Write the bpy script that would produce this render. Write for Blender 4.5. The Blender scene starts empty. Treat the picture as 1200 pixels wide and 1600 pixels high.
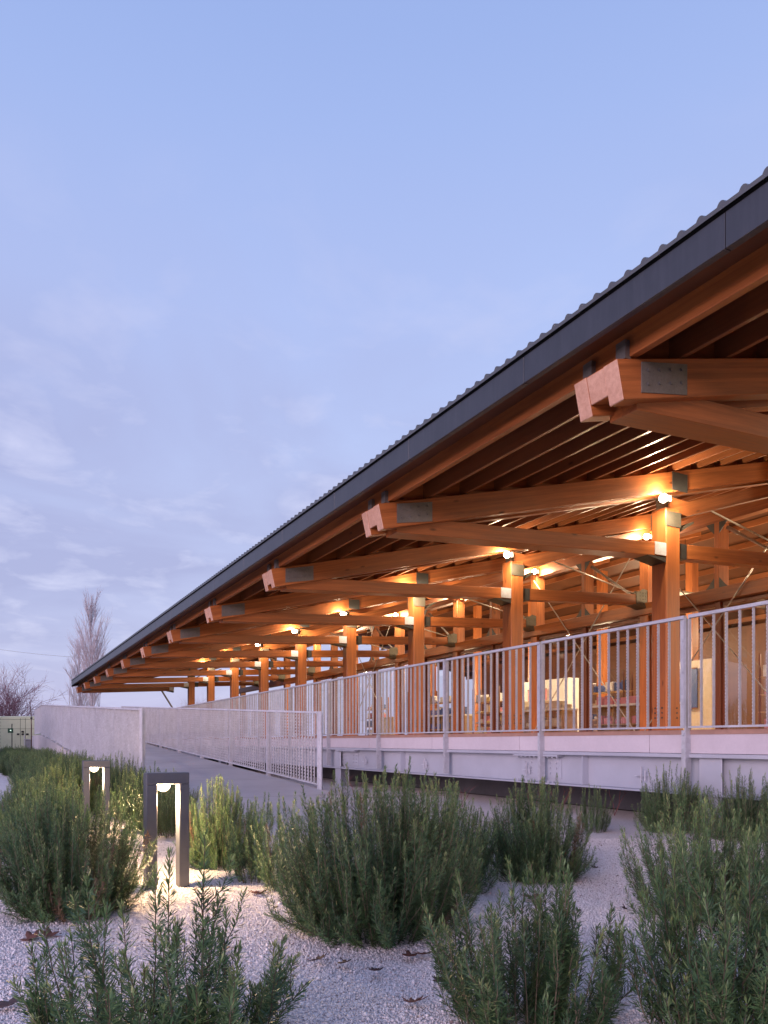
import bpy, math, random
import numpy as np
from mathutils import Vector, Matrix

C = bpy.context.scene.collection
R = math.radians
E = 0.85                       # eye height above the ground
F, VX, HY = 1150.0, 620.0, 1159.0
N = math.hypot(F, VX)
YAW = -math.atan2(VX, F)

def ground_pt(px, py, z=0.0):
    """photo pixel -> point on the plane z (x across to the building, y along it)"""
    Y = (E - z) * F / (py - HY); X = (px - 600) * Y / F
    return (F * X + VX * Y) / N, (-VX * X + F * Y) / N
def at_depth(px, Y):
    X = (px - 600) * Y / F
    return (F * X + VX * Y) / N, (-VX * X + F * Y) / N

# ------------------------------------------------------------------ helpers
class MB:
    def __init__(s): s.v = []; s.f = []
    def add(s, vs, fs):
        o = len(s.v); s.v += [tuple(p) for p in vs]; s.f += [tuple(i + o for i in q) for q in fs]; return s
    def box(s, x0, x1, y0, y1, z0, z1):
        return s.add([(x0,y0,z0),(x1,y0,z0),(x1,y1,z0),(x0,y1,z0),(x0,y0,z1),(x1,y0,z1),(x1,y1,z1),(x0,y1,z1)],
                     [(0,3,2,1),(4,5,6,7),(0,1,5,4),(1,2,6,5),(2,3,7,6),(3,0,4,7)])
    def prism_y(s, poly, y0, y1):          # poly in (x,z)
        n = len(poly)
        vs = [(x, y0, z) for x, z in poly] + [(x, y1, z) for x, z in poly]
        fs = [tuple(range(n)), tuple(range(2*n-1, n-1, -1))] + [(i, i+n, (i+1) % n + n, (i+1) % n) for i in range(n)]
        return s.add(vs, fs)
    def prism_x(s, poly, x0, x1):          # poly in (y,z)
        n = len(poly)
        vs = [(x0, y, z) for y, z in poly] + [(x1, y, z) for y, z in poly]
        fs = [tuple(range(n)), tuple(range(2*n-1, n-1, -1))] + [(i, i+n, (i+1) % n + n, (i+1) % n) for i in range(n)]
        return s.add(vs, fs)
    def tube(s, pts, rs, n=6, cap=True):
        pts = [Vector(p) for p in pts]
        if not hasattr(rs, '__len__'): rs = [rs] * len(pts)
        o = len(s.v)
        for i, p in enumerate(pts):
            d = (pts[min(i+1, len(pts)-1)] - pts[max(i-1, 0)]).normalized()
            a = d.orthogonal().normalized() if abs(d.z) > .95 else d.cross(Vector((0,0,1))).normalized()
            b = d.cross(a)
            for k in range(n):
                t = 2*math.pi*k/n
                s.v.append(tuple(p + (a*math.cos(t) + b*math.sin(t)) * rs[i]))
        for i in range(len(pts)-1):
            for k in range(n):
                k2 = (k+1) % n
                s.f.append((o+i*n+k, o+i*n+k2, o+(i+1)*n+k2, o+(i+1)*n+k))
        if cap:
            s.f.append(tuple(o+k for k in range(n))[::-1]); m = o+(len(pts)-1)*n
            s.f.append(tuple(m+k for k in range(n)))
        return s
    def dome(s, c, r, nz=5, n=14, lo=-90, hi=90):
        o = len(s.v)
        for i in range(nz+1):
            a = R(lo + (hi-lo)*i/nz)
            for k in range(n):
                t = 2*math.pi*k/n
                s.v.append((c[0]+r*math.cos(a)*math.cos(t), c[1]+r*math.cos(a)*math.sin(t), c[2]+r*math.sin(a)))
        for i in range(nz):
            for k in range(n):
                k2 = (k+1) % n
                s.f.append((o+i*n+k, o+i*n+k2, o+(i+1)*n+k2, o+(i+1)*n+k))
        s.f.append(tuple(o+nz*n+k for k in range(n))); s.f.append(tuple(o+k for k in range(n))[::-1])
        return s
    def bolt(s, c, ax, r=.014, h=.012):
        p = Vector(c); d = Vector(ax)
        return s.tube([p, p+d*h], r, 6)
    def build(s, name, mat, parent=None, loc=None, smooth=False, bevel=0):
        me = bpy.data.meshes.new(name); me.from_pydata(s.v, [], s.f); me.update()
        me.materials.append(mat)
        if smooth: me.polygons.foreach_set('use_smooth', [True]*len(me.polygons))
        o = bpy.data.objects.new(name, me); C.objects.link(o)
        if parent: o.parent = parent
        if loc is not None: o.location = loc
        if bevel:
            m = o.modifiers.new('edge', 'BEVEL'); m.width = bevel; m.segments = 1; m.limit_method = 'ANGLE'
        return o

def np_mesh(name, verts, faces, mat, attr=None):
    """verts (n,3), faces (m,k): fast mesh"""
    me = bpy.data.meshes.new(name); k = faces.shape[1]
    me.vertices.add(len(verts)); me.vertices.foreach_set('co', verts.astype(np.float32).ravel())
    me.loops.add(faces.size); me.loops.foreach_set('vertex_index', faces.astype(np.int32).ravel())
    me.polygons.add(len(faces)); me.polygons.foreach_set('loop_start', np.arange(0, faces.size, k, dtype=np.int32))
    me.update(calc_edges=True)
    if attr is not None:
        a = me.attributes.new('tone', 'FLOAT', 'POINT'); a.data.foreach_set('value', attr.astype(np.float32))
    me.materials.append(mat)
    return me
def link(name, me, parent=None):
    o = bpy.data.objects.new(name, me); C.objects.link(o)
    if parent: o.parent = parent
    return o
def empty(name, loc=(0,0,0), rz=0):
    o = bpy.data.objects.new(name, None); C.objects.link(o); o.location = loc; o.rotation_euler.z = rz
    o.empty_display_size = .1
    return o
def tag(o, label=None, cat=None, group=None, kind=None):
    if label: o['label'] = label
    if cat: o['category'] = cat
    if group: o['group'] = group
    if kind: o['kind'] = kind
    return o
def copy_tree(o, parent=None):
    c = o.copy(); C.objects.link(c); c.parent = parent
    for ch in list(o.children): copy_tree(ch, c)
    return c

# ------------------------------------------------------------------ materials
def new_mat(name):
    m = bpy.data.materials.new(name); m.use_nodes = True
    nt = m.node_tree; b = nt.nodes['Principled BSDF']
    return m, nt, b
def node(nt, t, **kw):
    n = nt.nodes.new(t)
    for k, v in kw.items():
        if k in n.inputs.keys() if isinstance(k, str) else False: n.inputs[k].default_value = v
        else: setattr(n, k, v)
    return n
def ramp(nt, fac, stops):
    r = nt.nodes.new('ShaderNodeValToRGB')
    while len(r.color_ramp.elements) < len(stops): r.color_ramp.elements.new(.5)
    for e, (p, c) in zip(r.color_ramp.elements, stops):
        e.position = p; e.color = (*c, 1) if len(c) == 3 else c
    nt.links.new(fac, r.inputs[0]); return r.outputs[0]
def bump(nt, b, h, strength=.2, dist=.01):
    n = nt.nodes.new('ShaderNodeBump'); n.inputs['Strength'].default_value = strength; n.inputs['Distance'].default_value = dist
    nt.links.new(h, n.inputs['Height']); nt.links.new(n.outputs[0], b.inputs['Normal'])
def coords(nt, scale=(1,1,1), out='Object', rnd=True):
    tc = nt.nodes.new('ShaderNodeTexCoord'); mp = nt.nodes.new('ShaderNodeMapping')
    nt.links.new(tc.outputs[out], mp.inputs[0]); mp.inputs['Scale'].default_value = scale
    if rnd:
        oi = nt.nodes.new('ShaderNodeObjectInfo'); ml = nt.nodes.new('ShaderNodeMath'); ml.operation = 'MULTIPLY'; ml.inputs[1].default_value = 37.0
        nt.links.new(oi.outputs['Random'], ml.inputs[0]); nt.links.new(ml.outputs[0], mp.inputs['Location'])
    return mp.outputs[0]
def noise(nt, vec, scale, detail=4, rough=.55, dist=0):
    n = nt.nodes.new('ShaderNodeTexNoise'); n.inputs['Scale'].default_value = scale; n.inputs['Detail'].default_value = detail
    n.inputs['Roughness'].default_value = rough; n.inputs['Distortion'].default_value = dist
    nt.links.new(vec, n.inputs['Vector']); return n.outputs['Fac']
def voro(nt, vec, scale, feature='F1', out='Distance', rand=1.0):
    n = nt.nodes.new('ShaderNodeTexVoronoi'); n.feature = feature; n.inputs['Scale'].default_value = scale; n.inputs['Randomness'].default_value = rand
    nt.links.new(vec, n.inputs['Vector']); return n.outputs[out]
def mixc(nt, fac, a, b, mode='MIX'):
    n = nt.nodes.new('ShaderNodeMix'); n.data_type = 'RGBA'; n.blend_type = mode
    for s, v in ((n.inputs[0], fac), (n.inputs[6], a), (n.inputs[7], b)):
        if isinstance(v, bpy.types.NodeSocket): nt.links.new(v, s)
        elif isinstance(v, (int, float)): s.default_value = v
        else: s.default_value = (*v, 1)
    return n.outputs[2]
def math_n(nt, op, a, b=None):
    n = nt.nodes.new('ShaderNodeMath'); n.operation = op
    for s, v in ((n.inputs[0], a), (n.inputs[1], b)):
        if v is None: continue
        if isinstance(v, bpy.types.NodeSocket): nt.links.new(v, s)
        else: s.default_value = v
    return n.outputs[0]

def wood(name, axis, dark, light, rough=.42, knots=True, slope=0.0, lam=True):
    m, nt, b = new_mat(name)
    tc = nt.nodes.new('ShaderNodeTexCoord'); sp = nt.nodes.new('ShaderNodeSeparateXYZ'); nt.links.new(tc.outputs['Object'], sp.inputs[0])
    zsh = math_n(nt, 'SUBTRACT', sp.outputs[2], math_n(nt, 'MULTIPLY', sp.outputs[0], slope))
    cb = nt.nodes.new('ShaderNodeCombineXYZ'); nt.links.new(sp.outputs[0], cb.inputs[0]); nt.links.new(sp.outputs[1], cb.inputs[1]); nt.links.new(zsh, cb.inputs[2])
    oi = nt.nodes.new('ShaderNodeObjectInfo')
    shift = math_n(nt, 'MULTIPLY', oi.outputs['Random'], 37.0)
    def vec(scale):
        mp = nt.nodes.new('ShaderNodeMapping'); nt.links.new(cb.outputs[0], mp.inputs[0]); mp.inputs['Scale'].default_value = scale
        nt.links.new(shift, mp.inputs['Location']); return mp.outputs[0]
    sc = [11, 11, 11]; sc[axis] = .5
    n1 = noise(nt, vec(tuple(sc)), 2.2, 7, .66, .5)
    sc2 = [1.6, 1.6, 1.6]; sc2[axis] = .3
    n2 = noise(nt, vec(tuple(sc2)), 1.5, 4)
    f = math_n(nt, 'ADD', math_n(nt, 'MULTIPLY', n1, .62), math_n(nt, 'MULTIPLY', n2, .5))
    col = ramp(nt, f, [(.36, dark), (.76, light)])
    if lam:
        c = sp.outputs[0] if axis == 2 else zsh
        q = math_n(nt, 'MULTIPLY', c, 1/.045)
        fr_ = math_n(nt, 'FRACT', q); fl = math_n(nt, 'FLOOR', q)
        wn = nt.nodes.new('ShaderNodeTexWhiteNoise'); wn.noise_dimensions = '2D'
        c2 = nt.nodes.new('ShaderNodeCombineXYZ'); nt.links.new(fl, c2.inputs[0]); nt.links.new(shift, c2.inputs[1]); nt.links.new(c2.outputs[0], wn.inputs['Vector'])
        tone = math_n(nt, 'MULTIPLY_ADD', wn.outputs['Value'], .24); tone.node.inputs[2].default_value = .88
        line = ramp(nt, fr_, [(.0, (.72,.72,.72)), (.06, (1,1,1))])
        col = mixc(nt, 1.0, col, line, 'MULTIPLY')
        cx = nt.nodes.new('ShaderNodeCombineXYZ')
        for k in range(3): nt.links.new(tone, cx.inputs[k])
        col = mixc(nt, 1.0, col, cx.outputs[0], 'MULTIPLY')
    hs = nt.nodes.new('ShaderNodeHueSaturation'); nt.links.new(col, hs.inputs['Color'])
    vv = math_n(nt, 'MULTIPLY_ADD', oi.outputs['Random'], .3); vv.node.inputs[2].default_value = .86; nt.links.new(vv, hs.inputs['Value'])
    col = hs.outputs[0]
    if knots:
        sc3 = [4.5, 4.5, 4.5]; sc3[axis] = 1.6
        k = voro(nt, vec(tuple(sc3)), 1.0)
        kf = ramp(nt, k, [(.04, (1,1,1)), (.12, (0,0,0))])
        col = mixc(nt, math_n(nt, 'MULTIPLY', kf, .8), col, tuple(c*.28 for c in dark))
    nt.links.new(col, b.inputs['Base Color'])
    rr = math_n(nt, 'MULTIPLY_ADD', n1, .3); rr.node.inputs[2].default_value = rough - .12
    nt.links.new(rr, b.inputs['Roughness'])
    bump(nt, b, n1, .15, .004)
    return m
WD, WL = (.20, .056, .016), (.48, .160, .046)
wood_x = wood('timber_rafter', 0, WD, WL, slope=.25)
wood_tie = wood('timber_tie', 0, WD, WL, slope=.0574)
wood_strut = wood('timber_strut', 0, WD, WL, slope=.31)
wood_y = wood('timber_along', 1, WD, WL)
wood_z = wood('timber_upright', 2, WD, WL)
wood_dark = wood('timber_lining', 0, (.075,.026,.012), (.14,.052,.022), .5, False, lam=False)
purl_mat = wood('timber_purlin', 1, (.16,.050,.018), (.31,.110,.040), .36, lam=False)
wood_red = wood('timber_frame', 2, (.12,.032,.014), (.20,.06,.025), .4, False, lam=False)
end_grain = wood('timber_end_grain', 0, (.36,.19,.13), (.58,.36,.27), .6, True, lam=False)
wood_pale = wood('timber_counter', 1, (.32,.19,.09), (.5,.32,.16), .5, lam=False)

def galv(name, base=(.52,.53,.57), metal=.35, rough=.5, spangle=28):
    m, nt, b = new_mat(name)
    v = coords(nt)
    c = voro(nt, v, spangle, out='Color'); g = math_n(nt, 'MULTIPLY', c, 1.0)
    n1 = noise(nt, v, 3.5, 5, .6)
    col = ramp(nt, math_n(nt, 'ADD', math_n(nt, 'MULTIPLY', g, .25), math_n(nt, 'MULTIPLY', n1, .75)),
               [(.25, tuple(x*.78 for x in base)), (.75, tuple(min(1, x*1.15) for x in base))])
    nt.links.new(col, b.inputs['Base Color']); b.inputs['Metallic'].default_value = metal
    rr = math_n(nt, 'MULTIPLY_ADD', n1, .3); rr.node.inputs[2].default_value = rough - .15
    nt.links.new(rr, b.inputs['Roughness'])
    return m
steel = galv('galvanised_steel', (.56,.57,.64), .25)
rail_steel = galv('galvanised_rail', (.47,.48,.54), .3)
steel_plate = galv('galvanised_plate', (.21,.205,.205), .55, .45, 60)
steel_shoe = galv('weathered_steel', (.13,.115,.09), .5, .5, 40)
steel_dark = galv('dark_steel', (.07,.07,.07), .5, .45)
steel_rod = galv('steel_rod', (.45,.42,.38), .5, .35)

def plain(name, col, rough=.6, metal=0, var=.15, scale=6, bmp=0):
    m, nt, b = new_mat(name)
    v = coords(nt); n1 = noise(nt, v, scale, 6, .65)
    c = ramp(nt, n1, [(.3, tuple(x*(1-var) for x in col)), (.7, tuple(min(1, x*(1+var)) for x in col))])
    nt.links.new(c, b.inputs['Base Color']); b.inputs['Roughness'].default_value = rough; b.inputs['Metallic'].default_value = metal
    if bmp: bump(nt, b, noise(nt, v, scale*14, 5), bmp, .004)
    return m
steel_beam = plain('galvanised_girder', (.42,.44,.52), .45, .25, .07, 2.5)
fascia_mat = plain('anthracite_sheet', (.040,.044,.058), .38, .25, .12, 2.5)
roof_mat = plain('anthracite_roof', (.085,.09,.10), .4, .2, .15, 4)
nt = fascia_mat.node_tree; b = nt.nodes['Principled BSDF']
v = coords(nt, (3, 9, .9), rnd=False); n_ = noise(nt, v, 1.6, 6, .7)
old = b.inputs['Base Color'].links[0].from_socket
nt.links.new(mixc(nt, ramp(nt, n_, [(.45, (0,0,0)), (.8, (.7,.7,.7))]), old, (.062,.066,.082)), b.inputs['Base Color'])
gap_mat = plain('shadow_gap_strip', (.012,.013,.015), .7)
bollard_mat = plain('grey_lacquer', (.082,.088,.112), .42, .3, .06, 9)
lamp_black = plain('black_housing', (.03,.03,.03), .5)
gen_mat = plain('pale_green_enamel', (.72,.74,.52), .45, 0, .05, 2)
gen_line = plain('panel_joint', (.17,.19,.11), .6)
black_mat = plain('black_rubber', (.015,.015,.016), .6)
rust_mat = plain('rusty_brown_paint', (.13,.06,.055), .7)
white_mat = plain('off_white_paint', (.72,.70,.66), .5, 0, .06)
sign_green = plain('sign_green', (.012,.075,.035), .5)
soil_mat = plain('dark_soil', (.055,.045,.042), .9, 0, .4, 3, .6)
board_mat = plain('beige_board', (.55,.45,.33), .6, 0, .1)
yellow_mat = plain('yellow_board', (.72,.55,.17), .5, 0, .06)
blue_mat = plain('blue_plastic', (.06,.10,.28), .45)
pink_mat = plain('pink_cloth', (.55,.22,.25), .7)
twig_mat = plain('bare_twig', (.50,.44,.47), .85, 0, .25, 2)  # twigs paled to stand in for haze over the distant trees
twig_red = plain('reddish_twig', (.26,.13,.17), .85, 0, .25, 2)
straw_mat = plain('straw', (.40,.28,.14), .7, 0, .3, 3)
weed_mat = plain('dry_weed_stem', (.16,.06,.06), .8)
leaf_brown = plain('dead_leaf', (.13,.05,.035), .7, 0, .4, 25)
leaf_dark = plain('dark_dead_leaf', (.06,.03,.028), .7, 0, .4, 25)
stem_mat = plain('woody_stem', (.11,.085,.06), .85, 0, .3, 20)

def concrete(name, a, b_, scale=1.5):
    m, nt, b = new_mat(name); v = coords(nt, rnd=False)
    n1 = noise(nt, v, scale, 8, .7); n2 = noise(nt, v, 45, 4, .7)
    f = math_n(nt, 'ADD', math_n(nt, 'MULTIPLY', n1, .75), math_n(nt, 'MULTIPLY', n2, .25))
    col = ramp(nt, f, [(.3, a), (.7, b_)]); nt.links.new(col, b.inputs['Base Color']); b.inputs['Roughness'].default_value = .75
    bump(nt, b, n2, .25, .003); return m
slab_mat = concrete('slab_concrete', (.43,.39,.44), (.57,.52,.58), 1.0)
path_mat = concrete('path_concrete', (.36,.335,.36), (.53,.505,.535), .8)
nt = path_mat.node_tree; b = nt.nodes['Principled BSDF']
tc = nt.nodes.new('ShaderNodeTexCoord'); sp = nt.nodes.new('ShaderNodeSeparateXYZ'); nt.links.new(tc.outputs['Object'], sp.inputs[0])
fr_ = math_n(nt, 'FRACT', math_n(nt, 'MULTIPLY', sp.outputs[1], 1/2.4))
old = b.inputs['Base Color'].links[0].from_socket
nt.links.new(mixc(nt, 1.0, old, ramp(nt, fr_, [(0, (.35,.35,.35)), (.004, (.4,.4,.4)), (.007, (1,1,1))]), 'MULTIPLY'), b.inputs['Base Color'])
found_mat = plain('shade_dark_wall', (.085,.085,.10), .8, 0, .25, 2)  # wall colour darkened to stand in for the shade under the deck
kerb_mat = concrete('kerb_concrete', (.26,.25,.26), (.40,.38,.40), 4)

# gravel sheet
gravel_mat, nt, b = new_mat('white_gravel')
v = coords(nt, rnd=False)
cell = voro(nt, v, 150, out='Color'); d = voro(nt, v, 150)
big = noise(nt, v, 1.3, 5, .6)
f = math_n(nt, 'ADD', math_n(nt, 'MULTIPLY', cell, .62), math_n(nt, 'MULTIPLY', big, .38))
col = ramp(nt, f, [(.10, (.42,.37,.37)), (.35, (.64,.58,.59)), (.8, (.82,.77,.78))])
nt.links.new(col, b.inputs['Base Color']); b.inputs['Roughness'].default_value = .8
h = math_n(nt, 'MULTIPLY', d, -1.0); bump(nt, b, h, .7, .012)
# single chips carry one tone each
chip_mat, nt, b = new_mat('gravel_chip')
at = nt.nodes.new('ShaderNodeAttribute'); at.attribute_name = 'tone'
col = ramp(nt, at.outputs['Fac'], [(0, (.25,.19,.185)), (.10, (.52,.45,.45)), (.3, (.70,.64,.65)), (1, (.84,.80,.81))])
nt.links.new(col, b.inputs['Base Color']); b.inputs['Roughness'].default_value = .75
# far field
field_mat, nt, b = new_mat('field_soil')
v = coords(nt, rnd=False)
col = ramp(nt, noise(nt, v, .6, 8, .7), [(.35, (.05,.05,.028)), (.65, (.11,.095,.06))])
nt.links.new(col, b.inputs['Base Color']); b.inputs['Roughness'].default_value = .95
# rosemary needles
def needle(name, stops):
    m, nt, b = new_mat(name)
    at = nt.nodes.new('ShaderNodeAttribute'); at.attribute_name = 'tone'
    oi = nt.nodes.new('ShaderNodeObjectInfo')
    col = ramp(nt, at.outputs['Fac'], stops)
    hs = nt.nodes.new('ShaderNodeHueSaturation'); nt.links.new(col, hs.inputs['Color'])
    vv = math_n(nt, 'MULTIPLY_ADD', oi.outputs['Random'], .4); vv.node.inputs[2].default_value = .8
    nt.links.new(vv, hs.inputs['Value'])
    nt.links.new(hs.outputs[0], b.inputs['Base Color']); b.inputs['Roughness'].default_value = .5
    b.inputs['Specular IOR Level'].default_value = .55
    tr = nt.nodes.new('ShaderNodeBsdfTranslucent'); nt.links.new(hs.outputs[0], tr.inputs[0])
    mx = nt.nodes.new('ShaderNodeMixShader'); mx.inputs[0].default_value = .22
    out = nt.nodes['Material Output']
    nt.links.new(b.outputs[0], mx.inputs[1]); nt.links.new(tr.outputs[0], mx.inputs[2]); nt.links.new(mx.outputs[0], out.inputs[0])
    return m
needle_mat = needle('rosemary_needle', [(0, (.036,.088,.040)), (.40, (.090,.172,.070)), (.72, (.185,.285,.110)), (.86, (.31,.36,.15)), (.92, (.22,.14,.08)), (1, (.16,.095,.06))])

def emit(name, col, st):
    m = bpy.data.materials.new(name); m.use_nodes = True; nt = m.node_tree; nt.nodes.clear()
    e = nt.nodes.new('ShaderNodeEmission'); e.inputs[0].default_value = (*col, 1); e.inputs[1].default_value = st
    o = nt.nodes.new('ShaderNodeOutputMaterial'); nt.links.new(e.outputs[0], o.inputs[0]); return m
bulb_mat = emit('lit_lamp_glass', (1, .84, .60), 60)
dome_mat = emit('lit_dome_glass', (1, .74, .46), 9)
sign_lit = emit('lit_sign_mark', (.8, 1, .9), 1.2)
panel_lit = emit('lit_ceiling_panel', (1, .75, .42), 1.6)

glass_mat = bpy.data.materials.new('window_glass'); glass_mat.use_nodes = True; nt = glass_mat.node_tree; nt.nodes.clear()
ge = nt.nodes.new('ShaderNodeNewGeometry'); dt = nt.nodes.new('ShaderNodeVectorMath'); dt.operation = 'DOT_PRODUCT'
nt.links.new(ge.outputs['Normal'], dt.inputs[0]); nt.links.new(ge.outputs['Incoming'], dt.inputs[1])
schlick = math_n(nt, 'POWER', math_n(nt, 'SUBTRACT', 1.0, math_n(nt, 'ABSOLUTE', dt.outputs['Value'])), 5.0)
t = nt.nodes.new('ShaderNodeBsdfTransparent'); t.inputs[0].default_value = (.92,.94,.95,1)
g = nt.nodes.new('ShaderNodeBsdfGlossy'); g.inputs['Roughness'].default_value = .01; g.inputs[0].default_value = (1,1,1,1)
ff = math_n(nt, 'MULTIPLY_ADD', schlick, 1.1); ff.node.inputs[2].default_value = .11
mx = nt.nodes.new('ShaderNodeMixShader'); nt.links.new(ff, mx.inputs[0]); nt.links.new(t.outputs[0], mx.inputs[1]); nt.links.new(g.outputs[0], mx.inputs[2])
o = nt.nodes.new('ShaderNodeOutputMaterial'); nt.links.new(mx.outputs[0], o.inputs[0])

# ------------------------------------------------------------------ world: dusk sky
sc = bpy.context.scene
W = bpy.data.worlds.new('World'); sc.world = W; W.use_nodes = True; nt = W.node_tree; nt.nodes.clear()
SUN_AZ = Vector((-.86, -.5, 0)).normalized()      # the afterglow: behind the photographer, to the left
tc = nt.nodes.new('ShaderNodeTexCoord'); sp = nt.nodes.new('ShaderNodeSeparateXYZ'); nt.links.new(tc.outputs['Generated'], sp.inputs[0])
grad = ramp(nt, sp.outputs[2], [(0.0, (.55,.565,.86)), (.12, (.52,.56,.86)), (.30, (.475,.54,.85)), (.50, (.425,.53,.90)), (.70, (.32,.435,.81)), (1.0, (.25,.36,.70))])
# soft cloud bank low in the sky
zc = math_n(nt, 'ADD', math_n(nt, 'MAXIMUM', sp.outputs[2], 0.0), .16)
px_ = math_n(nt, 'DIVIDE', sp.outputs[0], zc); py_ = math_n(nt, 'DIVIDE', sp.outputs[1], zc)
cb = nt.nodes.new('ShaderNodeCombineXYZ'); nt.links.new(px_, cb.inputs[0]); nt.links.new(py_, cb.inputs[1])
c1 = noise(nt, cb.outputs[0], 1.1, 6, .52, .5); c2 = noise(nt, cb.outputs[0], 4.2, 5, .55, .3)
band = ramp(nt, sp.outputs[2], [(.02, (.35,.35,.35)), (.18, (1,1,1)), (.36, (.9,.9,.9)), (.50, (.35,.35,.35)), (.64, (0,0,0))])
greyf = math_n(nt, 'MULTIPLY', ramp(nt, c1, [(.32, (0,0,0)), (.54, (1,1,1))]), band)
col = mixc(nt, math_n(nt, 'MULTIPLY', greyf, .95), grad, (.385,.415,.70))
litf = math_n(nt, 'MULTIPLY', ramp(nt, math_n(nt, 'ADD', math_n(nt, 'MULTIPLY', c2, .65), math_n(nt, 'MULTIPLY', c1, .35)), [(.50, (0,0,0)), (.66, (1,1,1))]), band)
col = mixc(nt, math_n(nt, 'MULTIPLY', litf, .95), col, (.62,.64,.90))
# afterglow
dp = nt.nodes.new('ShaderNodeVectorMath'); dp.operation = 'DOT_PRODUCT'; nt.links.new(tc.outputs['Generated'], dp.inputs[0]); dp.inputs[1].default_value = SUN_AZ
gl = math_n(nt, 'POWER', math_n(nt, 'MAXIMUM', dp.outputs['Value'], 0.0), 2.2)
lowf = ramp(nt, sp.outputs[2], [(0, (1,1,1)), (.6, (.12,.12,.12)), (1, (0,0,0))])
gl = math_n(nt, 'MULTIPLY', gl, lowf)
glc = mixc(nt, 1.0, (1.35,.80,.95), gl, 'MULTIPLY')
add = mixc(nt, 1.0, col, glc, 'ADD')
bg = nt.nodes.new('ShaderNodeBackground'); nt.links.new(add, bg.inputs[0]); bg.inputs[1].default_value = 1.0
sky = nt.nodes.new('ShaderNodeTexSky'); sky.sky_type = 'NISHITA'; sky.sun_disc = False; sky.sun_elevation = R(2); sky.sun_rotation = math.atan2(SUN_AZ.x, SUN_AZ.y)
bg2 = nt.nodes.new('ShaderNodeBackground'); nt.links.new(sky.outputs[0], bg2.inputs[0]); bg2.inputs[1].default_value = .05
ad = nt.nodes.new('ShaderNodeAddShader'); nt.links.new(bg.outputs[0], ad.inputs[0]); nt.links.new(bg2.outputs[0], ad.inputs[1])
o = nt.nodes.new('ShaderNodeOutputWorld'); nt.links.new(ad.outputs[0], o.inputs[0])
sd = bpy.data.lights.new('afterglow_sun', 'SUN'); sd.energy = 2.6; sd.angle = R(30); sd.color = (1, .77, .84)
so = bpy.data.objects.new('afterglow_sun', sd); C.objects.link(so)
so.rotation_euler = (-(SUN_AZ * math.cos(R(9)) + Vector((0,0,math.sin(R(9)))))).to_track_quat('-Z', 'Y').to_euler()

# ------------------------------------------------------------------ camera
cd = bpy.data.cameras.new('camera'); co = bpy.data.objects.new('camera', cd); C.objects.link(co); sc.camera = co
co.location = (0, 0, E); co.rotation_euler = (R(90), 0, YAW)
cd.sensor_width = 36; cd.lens = 36 * F / 1600; cd.shift_y = (HY - 800) / 1600; cd.clip_end = 1500; cd.clip_start = .05
sc.view_settings.view_transform = 'Standard'; sc.view_settings.look = 'None'; sc.view_settings.gamma = 1; sc.view_settings.exposure = 0
sc.cycles.use_denoising = True; sc.cycles.max_bounces = 6; sc.cycles.diffuse_bounces = 3; sc.cycles.transparent_max_bounces = 8
sc.cycles.caustics_reflective = False; sc.cycles.caustics_refractive = False; sc.cycles.sample_clamp_indirect = 6

# ------------------------------------------------------------------ ground, path, ramp
def ramp_z(y): return max(0.0, .047 * (min(y, 31.4) - 7.75))
o = MB().add([(-400,-300,0),(400,-300,0),(400,600,0),(-400,600,0)], [(0,1,2,3)]).build('ground', field_mat); tag(o, kind='structure')
def relief(x, y):
    r = .007*np.sin(x*5.1+1.3*np.sin(y*2.3)) + .005*np.sin(y*6.3+x*2.1) + .002*np.sin(x*13.7+y*9.1)
    return r*np.clip((np.asarray(y)-0.0)/1.0, 0, 1)*np.clip((9.5-np.asarray(y))/2, 0, 1)*np.clip((P0-.3-np.asarray(x))/.3, 0, 1) if False else r*np.clip((5.2-np.asarray(y))/.6, 0, 1)
gxs = np.concatenate([[-6, -4], np.arange(-3, 5.01, .08), [6, 6.9]]); gys = np.concatenate([[-3, -1], np.arange(-.5, 5.6, .08), [7, 12, 42]])
GX, GY = np.meshgrid(gxs, gys); GZ = .031 + relief(GX, GY)*np.clip((GX+3)/1, 0, 1)*np.clip((5-GX)/1, 0, 1)
GZ = np.where(GY > 5.3, .004, GZ)
nxg = len(gxs); ii, jj = np.meshgrid(np.arange(nxg-1), np.arange(len(gys)-1)); q = (jj*nxg+ii).ravel()
o = link('gravel_bed', np_mesh('gravel_bed', np.stack([GX.ravel(), GY.ravel(), GZ.ravel()], 1), np.stack([q, q+1, q+nxg+1, q+nxg], 1), gravel_mat)); tag(o, kind='structure')
o = MB().add([(6.9,-8,.005),(38,-8,.005),(38,47,.005),(6.9,47,.005)], [(0,1,2,3)]).build('ground_under_deck', soil_mat); tag(o, kind='structure')
P0, P1 = 1.82, 4.47
o = MB().add([(P0,6.3,.012),(P1-.5,5.7,.012),(P1,7.75,.012),(P0,7.75,.012)], [(0,1,2,3)]).build('path', path_mat); tag(o, kind='structure')
m = MB()
ys = [7.75, 10.3, 14, 18, 22, 26, 31.4, 37.5]
for a, b_ in zip(ys[:-1], ys[1:]):
    za, zb = ramp_z(a)+.012, ramp_z(b_)+.012
    m.prism_x([(a,-.02),(b_,-.02),(b_,zb),(a,za)], P0, P1)
m.box(P1+.005, 5.7, 29.3, 37.5, -.02, .955)
o = m.build('ramp', path_mat); tag(o, kind='structure')
o = MB().prism_x([(5.9,-.02),(7.74,-.02),(7.74,.045),(5.9,.045)], P0-.06, P0-.002).build('path_kerb', kerb_mat); tag(o, kind='structure')
o = MB().box(P1+.002, P1+.06, 5.9, 10.2, -.02, .03).box(4.6, 6.4, 9.75, 9.81, -.02, .028).build('path_edging', kerb_mat); tag(o, kind='structure')

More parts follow.
